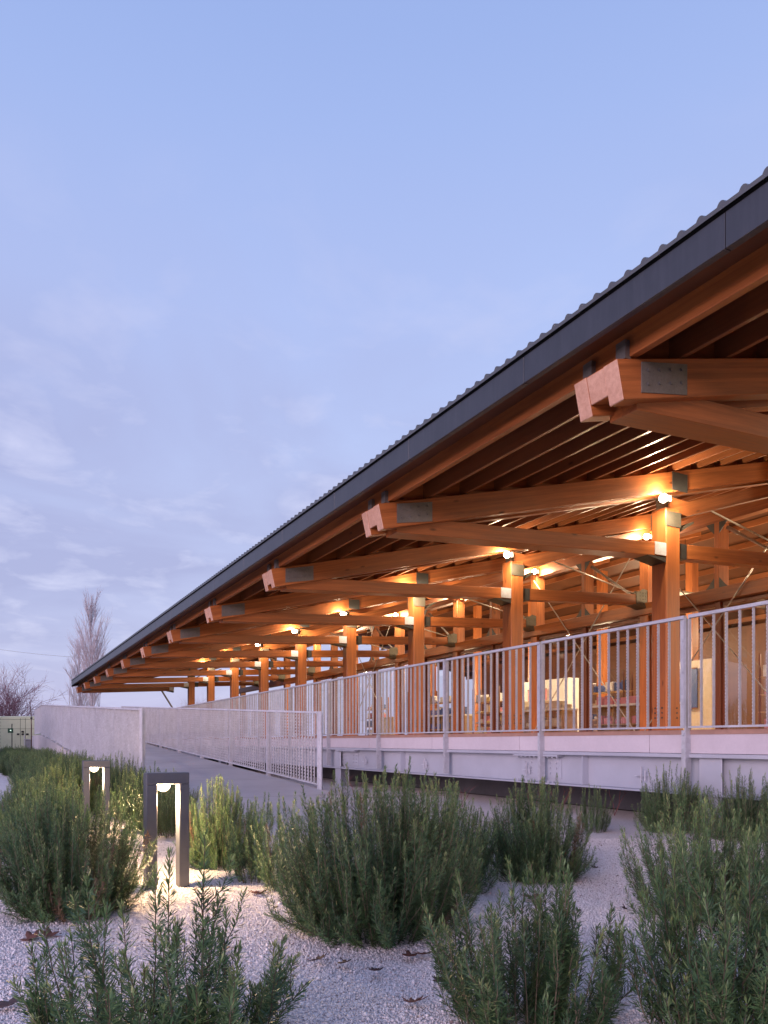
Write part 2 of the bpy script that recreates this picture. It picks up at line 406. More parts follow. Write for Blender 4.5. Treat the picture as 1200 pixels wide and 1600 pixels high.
# ------------------------------------------------------------------ raised deck
DR = 5.776
deck = empty('raised_deck', (DR, 20, 0)); tag(deck, 'long raised deck of pale concrete edge on a galvanised girder under the pavilion', 'deck')
def dk(mb, name, mat, par=None, **k):
    mb.v = [(x-DR, y-20, z) for x, y, z in mb.v]; return mb.build(name, mat, par or deck, **k)
Y0, Y1 = -7.0, 45.5
dk(MB().box(DR+.02, 14.6, Y0, Y1, .932, .96), 'plank_floor', wood_pale)
dk(MB().box(DR+.004, DR+.018, Y0, Y1, .918, .962), 'edge_board', plain('pinkish_edge_board', (.34,.20,.16), .6))
m = MB()
for y in np.arange(Y0, Y1, 2.03): m.box(DR+.012, DR+.3, y+.004, min(y+2.026, Y1), .742, .928)
dk(m, 'slab_edge', slab_mat)
dk(MB().box(DR+.02, 14.5, Y0, Y1, .80, .925), 'floor_slab', slab_mat)
gd = dk(MB().box(DR+.10, DR+.115, Y0, Y1, .372, .70), 'girder', steel_beam)
dk(MB().box(DR-.015, DR+.22, Y0, Y1, .700, .738), 'top_flange', steel_beam, bevel=.004)
dk(MB().box(DR+.0, DR+.22, Y0, Y1, .350, .370), 'bottom_flange', steel_beam, bevel=.004)
dk(MB().box(7.0, 7.2, Y0, Y1, -.1, .79), 'foundation_wall', found_mat)
for y in (-3.5, 4.5, 12.6, 20.6, 28.6, 36.6, 44.6):
    p = dk(MB().box(DR+.03, DR+.045, y-.12, y+.12, 0, .70).box(DR+.195, DR+.21, y-.12, y+.12, 0, .70).box(DR+.046, DR+.194, y-.008, y+.008, 0, .70)
       .box(DR+.0, DR+.24, y-.15, y+.15, -.02, .02), 'support_post', steel_beam, bevel=.003)
# splices with bolts and small hooks on the web
for y in (6.9, 12.2, 17.5, 1.2):
    m = MB().box(DR+.088, DR+.0995, y-.36, y+.36, .42, .655).box(DR-.012, DR+.09, y-.40, y+.40, .678, .699)
    for k in range(10):
        yy = y-.36+k*.08
        m.bolt((DR+.02, yy, .677), (0,0,-1), .012, .016); m.bolt((DR+.03, yy, .371), (0,0,1), .012, .02)
    for k in range(6):
        for zz in (.48, .54, .60):
            if k not in (2, 3): m.bolt((DR+.088, y-.28+k*.112, zz), (-1,0,0), .012, .014)
    dk(m, 'splice_plate', steel_beam)
for y in (5.35, 7.15, 9.55, 11.55):
    dk(MB().box(DR+.05, DR+.099, y-.075, y+.06, .50, .507).box(DR+.04, DR+.06, y-.085, y-.077, .455, .56).box(DR+.04, DR+.06, y-.035, y-.028, .44, .60), 'hook_bracket', steel)
for y in np.arange(-2, 44, 4.06):
    dk(MB().box(DR+.01, DR+.099, y-.006, y+.006, .372, .698), 'stiffener', steel_beam)

# ------------------------------------------------------------------ railings of serrated flat bars
def bars(m, x, y, z0, z1, depth=.033, th=.0065, pitch=.030, cut=.006):
    """one flat bar, its outer edge cut into teeth"""
    n = max(6, int((z1-z0)/pitch)); o = len(m.v)
    prof = []
    for i in range(n):
        z = z0 + (z1-z0)*i/n; dz = (z1-z0)/n
        prof += [(x-depth/2, z), (x-depth/2, z+dz*.45), (x-depth/2+cut, z+dz*.55), (x-depth/2+cut, z+dz*.95)]
    prof.append((x-depth/2, z1))
    K = len(prof)
    for yy in (y-th/2, y+th/2):
        for px, pz in prof: m.v.append((px, yy, pz))
        for px, pz in prof: m.v.append((x+depth/2, yy, pz))
    s2 = 2*K
    for i in range(K-1):
        m.f.append((o+i, o+K+i, o+K+i+1, o+i+1)); m.f.append((o+s2+i, o+s2+i+1, o+s2+K+i+1, o+s2+K+i))
        m.f.append((o+i, o+i+1, o+s2+i+1, o+s2+i))
    m.f.append((o+K, o+s2+K, o+s2+2*K-1, o+2*K-1))
def panel_mesh(L, slope, H, n, wide=.07, pitch=.030, cut=.006):
    """panel from y=0 to L, bottom at z=0, sheared by slope"""
    m = MB(); t = .0
    m.prism_x([(0,H-.03),(L,H-.03),(L,H),(0,H)], -.022, .022)
    m.prism_x([(0,0),(L,0),(L,.018),(0,.018)], -.020, .020)
    m.box(-.004, .004, .001, wide, .019, H-.031); m.box(-.019, .019, .0, .006, .019, H-.031)
    m.box(-.019, .019, L-.007, L-.001, .019, H-.031)
    for k in range(1, n): bars(m, 0, wide + (L-wide)*k/n, .019, H-.031, pitch=pitch, cut=cut)
    for zz in (.22, .5, .78): m.bolt((-.004, wide*.5, H*zz), (-1,0,0), .011, .008)
    m.v = [(x, y, z + slope*y) for x, y, z in m.v]
    return m
def railing(name, label, x, y0, L, count, z0, slope, H, n, post_drop, skew=None):
    steel = globals()['steel'] if slope else rail_steel
    root = empty(name, (x, y0, z0)); tag(root, label, 'railing')
    first = None; post0 = None
    for i in range(count + 1):
        z = slope * i * L
        if i < count:
            if first is None: first = panel_mesh(L-.045, slope, H, n, .07 if slope else .055, *((.05, .013) if slope else (.03, .006))).build('railing_panel', steel, root); p = first
            else: p = first.copy(); C.objects.link(p); p.parent = root
            p.location = (0, i*L+.02, z + slope*.02)
        if post0 is None:
            m = MB().box(.0-.03, .05, -.006, .006, -post_drop, H-.03).box(-.012, -.004, -.0, .055, -post_drop, -.02)
            for zz in (-post_drop+.05, -post_drop+.16, -.06): m.bolt((-.012, .03, zz), (-1,0,0), .013, .012)
            post0 = m.build('post', steel, root); q = post0
        else: q = post0.copy(); C.objects.link(q); q.parent = root
        q.location = (0, i*L, z)
    return root
# deck railing: posts land at y = 4.56 + 2.05 k
railing('deck_railing', 'long galvanised railing of upright bars along the deck edge before the timber columns', DR-.03, 4.70-2.05*5, 2.05, 24, .977, 0, 1.052, 15, .575)
rr_ = railing('ramp_fence', 'sloping galvanised fence between the ramp and the raised deck, nearer to the building', 4.44, 10.3, 2.33, 8, .19, .047, 1.12, 18, .10)
rl_ = railing('ramp_fence', 'sloping galvanised fence on the garden side of the ramp, beside the lit bollards', 1.86, 10.45, 2.33, 9, .19, .047, 1.12, 18, .10)
# wide end plates and a level end stretch
for root in (rr_, rl_):
    m = MB().box(-.016, -.005, -.10, .015, -.12, 1.12)
    for zz in (.1, .42, .7): m.bolt((-.016, -.04, zz), (-1,0,0), .016, .012)
    m.build('end_plate', steel, root)
for k in range(2):
    p = panel_mesh(2.33-.045, 0, 1.12, 18, .07, .05, .013).build('railing_panel', steel, rl_); p.location = (0, 2.33*(9+k)+.02, .047*2.33*9)

# ------------------------------------------------------------------ the pavilion
hall = empty('timber_pavilion', (9.66, 20, .96)); tag(hall, 'long open timber pavilion with dark ribbed metal roof and glazed hall behind its columns', 'pavilion')
HX, HYY, HZ = 9.66, 20, .96
def hp(mb, name, mat, par=None, **k):
    if par is None: mb.v = [(x-HX, y-HYY, z-HZ) for x, y, z in mb.v]
    return mb.build(name, mat, par or hall, **k)
SL = .25; NX = 4.347; RIDGE = 20.5
def ztop(x): return E + 3.008 + SL*(x-NX)
bays = [8.458 + 4*(i-2) for i in range(-1, 11)]
GAB = 44.05
# rafter with nose, plates, hangers (built round y=0, origin at the pavilion base)
def loc_mb(): return MB()
def L_(x): return x-HX
def Z_(z): return z-HZ
m = MB()
def raf(m, x0, x1, dep, y0, y1, dz=0):
    tilt = dep*SL*.9
    m.prism_y([(L_(x0), Z_(ztop(x0)+dz)), (L_(x0)+tilt, Z_(ztop(x0)-dep+tilt*SL)), (L_(x1), Z_(ztop(x1)-dep)), (L_(x1), Z_(ztop(x1)+dz))], y0, y1)
raf(m, NX, RIDGE, .325, -.24, -.0925); raf(m, NX, RIDGE, .325, .10, .24); raf(m, NX+.006, RIDGE, .235, -.092, .0995, -.004)
rafter0 = m.build('rafter', wood_x, hall, bevel=.006)
rafter0.data.materials.append(end_grain)
for p in rafter0.data.polygons:
    if p.normal.x < -.8: p.material_index = 1
for s in (-1, 1):
    m = MB()
    y0, y1 = (-.249, -.2402) if s < 0 else (.2402, .249)
    x0, x1 = NX+.27, NX+.80
    m.prism_y([(L_(x0), Z_(ztop(x0)-.03)), (L_(x0), Z_(ztop(x0)-.275)), (L_(x1), Z_(ztop(x1)-.31)), (L_(x1), Z_(ztop(x1)-.055))], y0, y1)
    for k in range(4):
        for j in range(2):
            x = x0+.07+k*.13; m.bolt((L_(x), y0 if s < 0 else y1, Z_(ztop(x)-.10-j*.11)), (0, s, 0), .013, .012)
    m.build('steel_plate', steel_plate, rafter0)
for a in (-.235, .135): MB().box(L_(NX+.10), L_(NX+.16), a, a+.10, Z_(ztop(NX+.13)+.002), Z_(ztop(NX+.13)+.15)).build('hanger', steel_plate, rafter0)
# blocking above the rafter
m = MB(); m.prism_y([(L_(NX+.3), Z_(ztop(NX+.3)+.002)), (L_(RIDGE), Z_(ztop(RIDGE)+.002)), (L_(RIDGE), Z_(ztop(RIDGE)+.215)), (L_(NX+.3), Z_(ztop(NX+.3)+.215))], -.11, .11)
bl0 = m.build('blocking', wood_x, rafter0)
# steel saddle between rafter and column head
CX0, CX1 = 9.661, 9.99
for a in (-.255, .2495): MB().box(L_(CX0+.02), L_(CX1+.05), a, a+.0055, Z_(ztop(9.8)-.32), Z_(ztop(9.8)-.03)).build('saddle_plate', steel_dark, rafter0)
def tie_b(x): return E + 2.695 + .0574*(x-NX)
def tieb(m, x0, x1, y0, y1, dep=.215):
    m.prism_y([(L_(x0), Z_(tie_b(x0))), (L_(x1), Z_(tie_b(x1))), (L_(x1), Z_(tie_b(x1)+dep)), (L_(x0), Z_(tie_b(x0)+dep))], y0, y1)
m = MB(); tieb(m, NX+.32, CX0-.002, -.149, .149)
tie0 = m.build('tie_beam', wood_tie, hall, bevel=.005)
zb = Z_(tie_b(CX0)); x1 = L_(CX0)-.003
for s in (-1, 1):
    m = MB()
    y0, y1 = (-.156, -.1495) if s < 0 else (.1495, .156)
    m.box(x1-.26, x1, y0, y1, zb+.004, zb+.21)
    for k in range(3): m.box(x1-.215+k*.085, x1-.20+k*.085, y0-.002 if s < 0 else y1, y0 if s < 0 else y1+.002, zb+.05, zb+.16)
    m.build('bracket', steel, tie0)
m = MB(); m.prism_y([(x1-.42, zb-.022), (x1, zb-.022), (x1, zb-.10), (x1-.12, zb-.08), (x1-.38, zb-.034)], -.15, .15)
ch0 = m.build('cradle', steel_dark, tie0)
# front column
m = MB().box(L_(CX0), L_(CX1), -.15, .15, 0, Z_(E+3.80))
col0 = m.build('column', wood_z, hall, bevel=.012)
m = MB().box(L_(CX0+.0), L_(CX1+.015), -.158, -.1505, Z_(E+3.50), Z_(E+3.74)).box(L_(CX0+.0), L_(CX1+.015), .1505, .158, Z_(E+3.50), Z_(E+3.74)).box(L_(CX1+.002), L_(CX1+.012), -.15, .15, Z_(E+3.50), Z_(E+3.74))
m.prism_y([(L_(CX1+.016), Z_(E+3.5)), (L_(CX1+.35), Z_(E+3.66)), (L_(CX1+.35), Z_(E+3.63)), (L_(CX1+.016), Z_(E+3.44))], -.13, .13)
m.box(L_(CX0+.05), L_(CX1-.03), -.10, .10, Z_(E+3.803), Z_(ztop(CX0)-.33))
sh0 = m.build('shoe', steel_shoe, col0)
m = MB()
for zz in (.28, .36, .44):
    for yy in (-.07, .07): m.bolt((L_(CX0), yy, zz), (-1,0,0), .016, .008)
    for xx in (.08, .25): m.bolt((L_(CX0+xx), -.15, zz), (0,-1,0), .016, .008)
bt0 = m.build('bolt_heads', steel_dark, col0)
# inclined strut to the inner row
IX0, IX1 = 13.72, 14.02
m = MB(); x0, x1 = CX0+.10, IX0+.4
def zs(x): return E + 3.56 + .31*(x-9.66)
m.prism_y([(L_(x0), Z_(E+3.805)), (L_(CX1+.03), Z_(E+3.745)), (L_(CX1+.2), Z_(zs(CX1+.2))), (L_(x1), Z_(zs(x1))), (L_(x1), Z_(zs(x1)+.05)), (L_(x1-.4), Z_(zs(x1-.4)+.22)), (L_(CX0+.55), Z_(zs(CX0+.55)+.24)), (L_(x0), Z_(E+3.99))], -.128, .128)
st0 = m.build('inclined_strut', wood_strut, hall, bevel=.006)
# inner tie + gusset
m = MB(); tieb(m, CX1+.16, IX0-.12, -.105, .105, .235)
it0 = m.build('inner_tie', wood_tie, hall, bevel=.005)
m = MB(); zb = Z_(tie_b(IX0)); a, b_ = L_(IX0)-.36, L_(IX0)-.003
m.prism_y([(a, zb-.01), (b_, zb-.01), (b_, zb+.34), (b_-.14, zb+.36), (a, zb+.25)], -.118, -.1065)
m.prism_y([(a, zb-.01), (b_, zb-.01), (b_, zb+.34), (b_-.14, zb+.36), (a, zb+.25)], .1065, .118)
m.box(L_(IX0)-.119, b_, -.104, .104, zb, zb+.23)
for k in range(3):
    for j in range(4): m.bolt((b_-.05-k*.09, -.118, zb+.04+j*.075), (0,-1,0), .013, .012)
m.prism_y([(a-.1, zb-.02), (b_, zb-.02), (b_, zb-.10), (b_-.1, zb-.09)], -.14, .14)
ig0 = m.build('gusset', steel_shoe, it0)
za = Z_(tie_b(CX1))
m = MB().box(L_(CX1)+.002, L_(CX1)+.20, -.112, .112, za-.004, za+.243)
ib0 = m.build('bracket', steel_dark, it0)
# inner column
m = MB().box(L_(IX0), L_(IX1), -.13, .13, 0, Z_(E+5.0))
ic0 = m.build('inner_column', wood_z, hall, bevel=.01)
m = MB().tube([(L_(10.85), 0, Z_(E+3.98)), (L_(13.45), 0, Z_(tie_b(13.45)+.26))], .017, 8)
rod0 = m.build('tension_rod', steel_rod, hall)
units = [rafter0, tie0, col0, st0, it0, ic0, rod0]
for k, y in enumerate(bays + [GAB]):
    for u in units:
        if y == GAB and u in (col0, st0, rod0, it0): continue
        c = u if k == 0 else copy_tree(u, hall)
        c.location.y = y - HYY
# longitudinal members on the inner row
hp(MB().box(13.64, 13.90, -5, 45, E+3.0, E+3.27), 'lintel_beam', wood_y, bevel=.006)
hp(MB().box(13.76, 13.98, -5, 45, E+4.68, E+4.97), 'wall_plate', wood_y, bevel=.006)
posts = [y+2 for y in bays[:-1]]
p0 = g0 = None
for y in posts:
    if p0 is None:
        p0 = hp(MB().box(13.70, 14.02, -.06+HYY, .06+HYY, E+3.272, E+4.678), 'clerestory_post', wood_z, bevel=.005)
        m = MB()
        for s in (-1, 1):
            m.add([], [])
        A, B = L_(13.7), L_(13.712)
        for s in (-1, 1):
            m = MB(); m.prism_x([(s*.062, Z_(E+3.274)), (s*.28, Z_(E+3.274)), (s*.20, Z_(E+3.34)), (s*.062, Z_(E+3.50))], A, B).build('gusset', steel_dark, p0)
            m = MB(); m.prism_x([(s*.062, Z_(E+4.676)), (s*.26, Z_(E+4.676)), (s*.2, Z_(E+4.6)), (s*.062, Z_(E+4.44))], A, B).build('gusset', steel_dark, p0)
        q = p0
    else: q = copy_tree(p0, hall)
    q.location.y = y - HYY
    hp(MB().tube([(13.86, y-.15, E+4.56), (13.86, y-1.80, E+3.36)], .03, 6).tube([(13.86, y-.15, E+4.56), (13.86, y-.4, E+4.378)], .045, 6), 'diagonal_brace', steel_rod)
# X bracing in some bays
for y in (bays[1], bays[2], bays[3], bays[4], bays[7]):
    a, b_ = y+.16, y+4-.16
    for (q, w, xx) in ((a, b_, 13.60), (b_, a, 13.575)):
        hp(MB().tube([(xx, q, E+.25), (xx, w, E+4.55)], .014, 8), 'cross_rod', steel_rod)
# glazing between inner columns
GL0, GL1 = bays[0], bays[9]
for k in range(9):
    for h in range(2):
        ya, yb = bays[k] + (.135 if h == 0 else 2.06), bays[k] + (1.94 if h == 0 else 3.865)
        f = MB().box(13.80, 13.90, ya, ya+.05, .963, E+2.99).box(13.80, 13.90, yb-.05, yb, .963, E+2.99).box(13.80, 13.90, ya+.052, yb-.052, .963, 1.06).box(13.80, 13.90, ya+.052, yb-.052, E+2.90, E+2.99)
        w = hp(f, 'window', wood_red, bevel=.003)
        gm = MB().add([(x-HX, y-HYY, z-HZ) for x, y, z in [(13.85, ya+.045, 1.05), (13.85, yb-.045, 1.05), (13.85, yb-.045, E+2.91), (13.85, ya+.045, E+2.91)]], [(0,1,2,3)])
        gm.build('pane', glass_mat, w)
    y = bays[k]+2
    hp(MB().box(13.74, 13.98, y-.058, y+.058, .962, E+2.995), 'mullion', wood_red, bevel=.004)
# purlins, lining, roof
xs = [NX+.20 + .58*k for k in range(28)]
for k, x in enumerate(xs):
    w = .105 if k == 0 else .075
    zz = ztop(x)
    hp(MB().prism_y([(x-w/2, zz+.004), (x+w/2, zz+.004+SL*w), (x+w/2, zz+.214+SL*w*.5), (x-w/2, zz+.214)], -6.6, GAB+.25), 'purlin', wood_y if k == 0 else purl_mat, bevel=.004)
FX = 4.15
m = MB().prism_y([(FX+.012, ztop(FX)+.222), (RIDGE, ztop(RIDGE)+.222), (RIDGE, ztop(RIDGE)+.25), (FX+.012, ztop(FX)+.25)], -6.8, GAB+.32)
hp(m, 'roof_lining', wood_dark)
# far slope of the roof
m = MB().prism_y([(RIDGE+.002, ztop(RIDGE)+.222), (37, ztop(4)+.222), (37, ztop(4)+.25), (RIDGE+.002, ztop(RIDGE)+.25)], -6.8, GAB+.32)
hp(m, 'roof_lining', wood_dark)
for k, x in enumerate(xs[4::2]):
    x2 = 2*RIDGE - x; zz = ztop(x)
    hp(MB().box(x2-.04, x2+.04, -6.6, GAB+.2, zz, zz+.19), 'purlin', purl_mat)
# fascia in folded lengths
ys = np.arange(-6.9, GAB+.4, 2.0)
m = MB()
for y in ys:
    y2 = min(y+1.994, GAB+.36)
    m.box(FX-.010, FX+.004, y, y2, E+3.145, E+3.376).box(FX+.005, FX+.05, y, y2, E+3.145, E+3.158)
hp(m, 'fascia', fascia_mat, bevel=.002)
hp(MB().box(FX+.006, FX+.02, -6.9, GAB+.36, E+3.377, E+3.425), 'gap_shade_strip', gap_mat)  # near-black strip painted as the shade in the gap below the sheet
# verge board at the far gable
m = MB().prism_x([], 0, 0) if False else MB()
m.prism_y([(FX-.01, ztop(FX)+.10), (RIDGE, ztop(RIDGE)+.10), (RIDGE, ztop(RIDGE)+.36), (FX-.01, ztop(FX)+.36)], GAB+.365, GAB+.38)
hp(m, 'verge_board', fascia_mat)
# ribbed sheet
prof = []
y = -6.9
while y < GAB+.36:
    prof += [(y, 0), (y+.088, 0), (y+.095, .012), (y+.104, .023), (y+.1185, .028), (y+.133, .023), (y+.142, .012), (y+.149, 0)]
    y += .157
prof.append((y, 0))
m = MB(); n = len(prof)
x0, x1 = FX-.035, RIDGE
zr = lambda x: E+3.430 + SL*(x-FX)
for x in (x0, x1):
    for yy, h in prof: m.v.append((x, yy, zr(x)+h))
for yy, h in prof: m.v.append((x0+.001, yy, zr(x0)-.030))
for i in range(n-1):
    m.f.append((i, i+1, n+i+1, n+i)); m.f.append((i, 2*n+i, 2*n+i+1, i+1))
hp(m, 'roof_sheet', roof_mat)
m = MB().add([(RIDGE, -6.9, zr(RIDGE)+.02), (37, -6.9, zr(4)+.02), (37, GAB+.36, zr(4)+.02), (RIDGE, GAB+.36, zr(RIDGE)+.02)], [(0,1,2,3)])
hp(m, 'roof_sheet', roof_mat)
hp(MB().tube([(8.95, GAB-.05, E+3.02), (10.75, GAB-.05, .98)], .05, 8), 'raking_prop', steel_rod)
# back wall of the hall and inner partitions
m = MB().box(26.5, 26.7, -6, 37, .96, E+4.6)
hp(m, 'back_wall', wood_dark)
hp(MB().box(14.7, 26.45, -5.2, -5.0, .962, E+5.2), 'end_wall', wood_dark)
hp(MB().box(14.62, 26.48, -5, 37, .93, .961), 'hall_floor', wood_pale)
for y in bays[:10]:
    hp(MB().box(20.2, 20.5, y-.13, y+.13, .963, E+6.4), 'inner_column', wood_z)

# ------------------------------------------------------------------ floodlights
def point(name, loc, power, col=(1, .76, .48), r=.06):
    l = bpy.data.lights.new(name, 'POINT'); l.energy = power; l.color = col; l.shadow_soft_size = r
    o = bpy.data.objects.new(name, l); C.objects.link(o); o.location = loc; return o
def floodlight(loc, label, power, group, reach=.17):
    r = empty('floodlight', loc); tag(r, label, 'floodlight', group)
    MB().box(.03, .13, -.05, .05, -.055, .055).tube([(.08, .0, 0), (.08, .12, -.01), (reach, .14, -.01)], .014, 6).build('housing', lamp_black, r, bevel=.004)
    MB().dome((.0, 0, 0), .068, 8, 18).build('lamp_glass', bulb_mat, r, smooth=True)
    point('flood_bulb', (loc[0]-.10, loc[1]-.06, loc[2]), power*.4)
    l = bpy.data.lights.new('flood_beam', 'SPOT'); l.energy = power*.9; l.color = (1, .78, .52); l.shadow_soft_size = .05; l.spot_size = R(165); l.spot_blend = 1
    o = bpy.data.objects.new('flood_beam', l); C.objects.link(o); o.location = (loc[0]-.0, loc[1]-.13, loc[2])
    o.rotation_euler = Vector((.75, .35, -.5)).to_track_quat('-Z', 'Y').to_euler()
words = ['nearest', 'second', 'third', 'fourth', 'fifth', 'sixth', 'seventh', 'eighth', 'ninth']
for k, y in enumerate(bays[1:3]):
    floodlight((9.46, y-.27, E+3.87), ('round lit floodlight on the front column just outside the view at the right', 'round lit floodlight on the front column farthest outside the view at the right')[1-k], 210, 'floodlights on the front columns')
for k, y in enumerate(bays[3:11]):
    floodlight((9.46, y-.27, E+3.87), f'round lit floodlight on the head of the {words[k]} front timber column counted from the right', 210*(1, .82, 1.12, .9, 1.2, .95, 1.05, .85)[k], 'floodlights on the front columns')
for k, y in enumerate(bays[4:10]):
    floodlight((13.52, y-.27, E+4.78), f'round lit floodlight high on the {words[k]} inner column counted from the right, above the glazing', 170*(1.1, .9, 1, 1.2, .8, 1)[k], 'floodlights on the inner columns')
for y in (2, 10, 18, 26, 33): point('hall_light', (18.0, y, E+3.0), 1000, (1, .76, .48), .3)
for y in (6, 14, 22): point('hall_light', (23.5, y, E+4.0), 450, (1, .76, .48), .3)

# ------------------------------------------------------------------ things inside the hall
def counter(x, y, L, label, mat, goods):
    r = empty('market_counter', (x, y, .963)); tag(r, label, 'counter', 'counters in the glazed hall')
    MB().box(0, .7, 0, L, .86, .92).build('worktop', white_mat, r, bevel=.004)
    m = MB()
    for k in range(int(L/.6)+1): m.box(.04, .66, min(k*.6, L-.04), min(k*.6, L-.04)+.03, 0, .858)
    m.box(.05, .64, .03, L-.03, .35, .38).build('shelf_frame', wood_pale, r)
    m = MB(); rnd = random.Random(int(y*10))
    yy = .05
    while yy < L-.3:
        w = rnd.uniform(.12, .3); h = rnd.uniform(.08, .3)
        m.box(.1, .5, yy, yy+w, .922, .922+h); m.box(.1, .5, yy, yy+w*.9, .382, .382+h); yy += w+.04
    m.build('boxed_goods', goods, r, bevel=.01)
counter(15.2, 13.1, 2.6, 'pale counter with white worktop seen through the glass left of the second column', wood_pale, pink_mat)
counter(15.4, 17.2, 3.0, 'pale counter with beige boxes seen through the glass behind the third column', wood_pale, board_mat)
counter(15.3, 22.6, 2.4, 'pale counter with blue boxes seen through the glass far along the hall', wood_pale, blue_mat)
def cabinet(x, y, w, h, mat, label, name='cabinet', cat='cabinet'):
    r = empty(name, (x, y, .963)); tag(r, label, cat)
    MB().box(0, .5, 0, w, .06, h).box(.03, .47, .03, w-.03, 0, .058).build('body', mat, r, bevel=.006)
    MB().box(-.016, -.001, .01, w/2-.006, .08, h-.02).box(-.016, -.001, w/2+.006, w-.01, .08, h-.02).build('door', mat, r, bevel=.004)
    MB().box(-.03, -.017, w/2-.05, w/2-.035, h*.45, h*.6).box(-.03, -.017, w/2+.035, w/2+.05, h*.45, h*.6).build('handle', steel, r)
cabinet(15.1, 27.2, 1.2, .95, board_mat, 'low beige two door cabinet behind the glass left of the fourth column')
cabinet(17.6, 10.4, 1.1, E+3.5, yellow_mat, 'tall yellow lit cupboard reaching up inside the hall right of the front columns', 'tall_cupboard', 'cupboard')
cabinet(19.2, 14.8, 2.4, 2.4, board_mat, 'wide beige cupboard deep in the hall behind the crossed rods')
cabinet(19.2, 21.0, 3.2, 2.3, white_mat, 'wide white cupboard deep in the hall behind the third column')
def rack(x, y, w, h, mats, label):
    r = empty('shelf_rack', (x, y, .963)); tag(r, label, 'rack', 'racks of goods in the glazed hall')
    m = MB()
    for yy in (0, w-.04):
        for xx in (0, .36): m.box(xx, xx+.04, yy, yy+.04, 0, h)
    m.build('upright', wood_red, r)
    rn = random.Random(int(y*7)); n = 4; gm = [MB() for _ in mats]
    for i in range(n):
        z = .18 + i*(h-.3)/n
        MB().box(.0, .40, -.01, w+.01, z-.025, z-.001).build('shelf', wood_pale, r)
        yy = .05
        while yy < w-.15:
            ww = rn.uniform(.07, .2); hh = rn.uniform(.08, .75)*(h-.3)/n
            gm[rn.randrange(len(mats))].box(.05, rn.uniform(.2, .36), yy, yy+ww, z, z+hh); yy += ww + rn.uniform(.01, .08)
    for g_, mt_ in zip(gm, mats): g_.build('goods', mt_, r, bevel=.008)
rack(15.6, 9.3, 1.5, 1.9, (board_mat, pink_mat, white_mat), 'rack of pink and white goods behind the nearest hall window')
rack(17.0, 16.2, 1.8, 2.0, (white_mat, blue_mat, board_mat), 'rack of white and blue goods behind the crossed rods')
rack(15.5, 20.4, 1.6, 1.8, (yellow_mat, white_mat, pink_mat), 'rack of yellow and pink goods behind the third front column')
rack(16.0, 24.0, 1.8, 2.0, (board_mat, blue_mat, white_mat), 'tall rack of mixed pale goods behind the fourth front column')
rack(15.6, 29.2, 1.6, 1.9, (white_mat, pink_mat, blue_mat), 'rack of mixed goods farthest along the glazed hall')
def poster(x, y, w, h, z, mat, label):
    r = empty('notice_board', (x, y, z)); tag(r, label, 'notice board')
    MB().box(0, .03, 0, w, 0, h).build('board', mat, r); MB().box(-.015, -.001, -.03, w+.03, -.03, 0).box(-.015, -.001, -.03, w+.03, h, h+.03).build('frame', wood_red, r)
poster(19.14, 15.3, .9, 1.2, 1.9, blue_mat, 'dark blue notice board on the wide beige cupboard deep in the hall')
poster(19.14, 22.2, 1.1, .8, 2.1, pink_mat, 'pink notice board on the wide white cupboard deep in the hall')
def banner(x, y, label, mat):
    r = empty('banner_stand', (x, y, .963)); tag(r, label, 'banner')
    MB().box(-.02, .02, 0, .8, .06, 1.9).build('cloth', mat, r); MB().box(-.12, .12, .05, .75, 0, .055).build('foot', steel, r)
banner(15.0, 25.0, 'upright white and blue banner stand behind the glass by the fourth column', blue_mat)
for k, (x, y, ww) in enumerate(((17.0, 14.2, 'behind the crossed rods'), (17.2, 21.6, 'beyond the third front column'))):
    r = empty('panel_lamp', (x, y, E+4.1)); tag(r, f'square lit panel lamp hanging in the hall {ww}', 'panel lamp', 'panel lamps in the hall')
    MB().box(-.32, .32, -.32, .32, 0, .04).build('frame', white_mat, r, bevel=.005)
    MB().box(-.29, .29, -.29, .29, -.012, -.001).build('diffuser', panel_lit, r)
    MB().tube([(-.28,0,.04), (-.28,0,1.6)], .008, 5).tube([(.28,0,.04), (.28,0,1.6)], .008, 5).build('cable', black_mat, r)
r = empty('security_camera', (13.60, 26.7, E+4.25)); tag(r, 'small white security camera under the roof beyond the fourth column', 'camera')
MB().box(-.22, .06, -.05, .05, -.05, .05).build('body', white_mat, r, bevel=.012)
MB().tube([(-.221,0,0), (-.235,0,0)], .035, 10).build('lens', black_mat, r)
MB().tube([(.0,0,.05), (.02,0,.2), (.16,0,.24)], .014, 6).build('arm', white_mat, r)

# ------------------------------------------------------------------ bollard lights
def bollard(x, y, label):
    r = empty('bollard_light', (x, y, 0)); tag(r, label, 'bollard light', 'frame bollards beside the path')
    w, d, h = .235, .10, .676
    m = MB()
    m.box(0, .058, 0, d, -.05, h-.0655).box(w-.055, w, 0, d, -.05, h-.0655).box(0, w, 0, d, h-.065, h)
    m.build('frame', bollard_mat, r, bevel=.003)
    MB().dome((.1, d/2, h-.068), .040, 6, 18, -90, 0).build('dome_lamp', dome_mat, r, smooth=True)
    point('bollard_bulb', (x+.1, y+d/2-.0, h-.16), 80.0, (1, .66, .34), .03)
bollard(.775, 4.2, 'grey frame bollard light by the path, nearer one beside the yellow lit rosemary')
bollard(.775, 7.26, 'grey frame bollard light half hidden in rosemary, the one farther along the row')

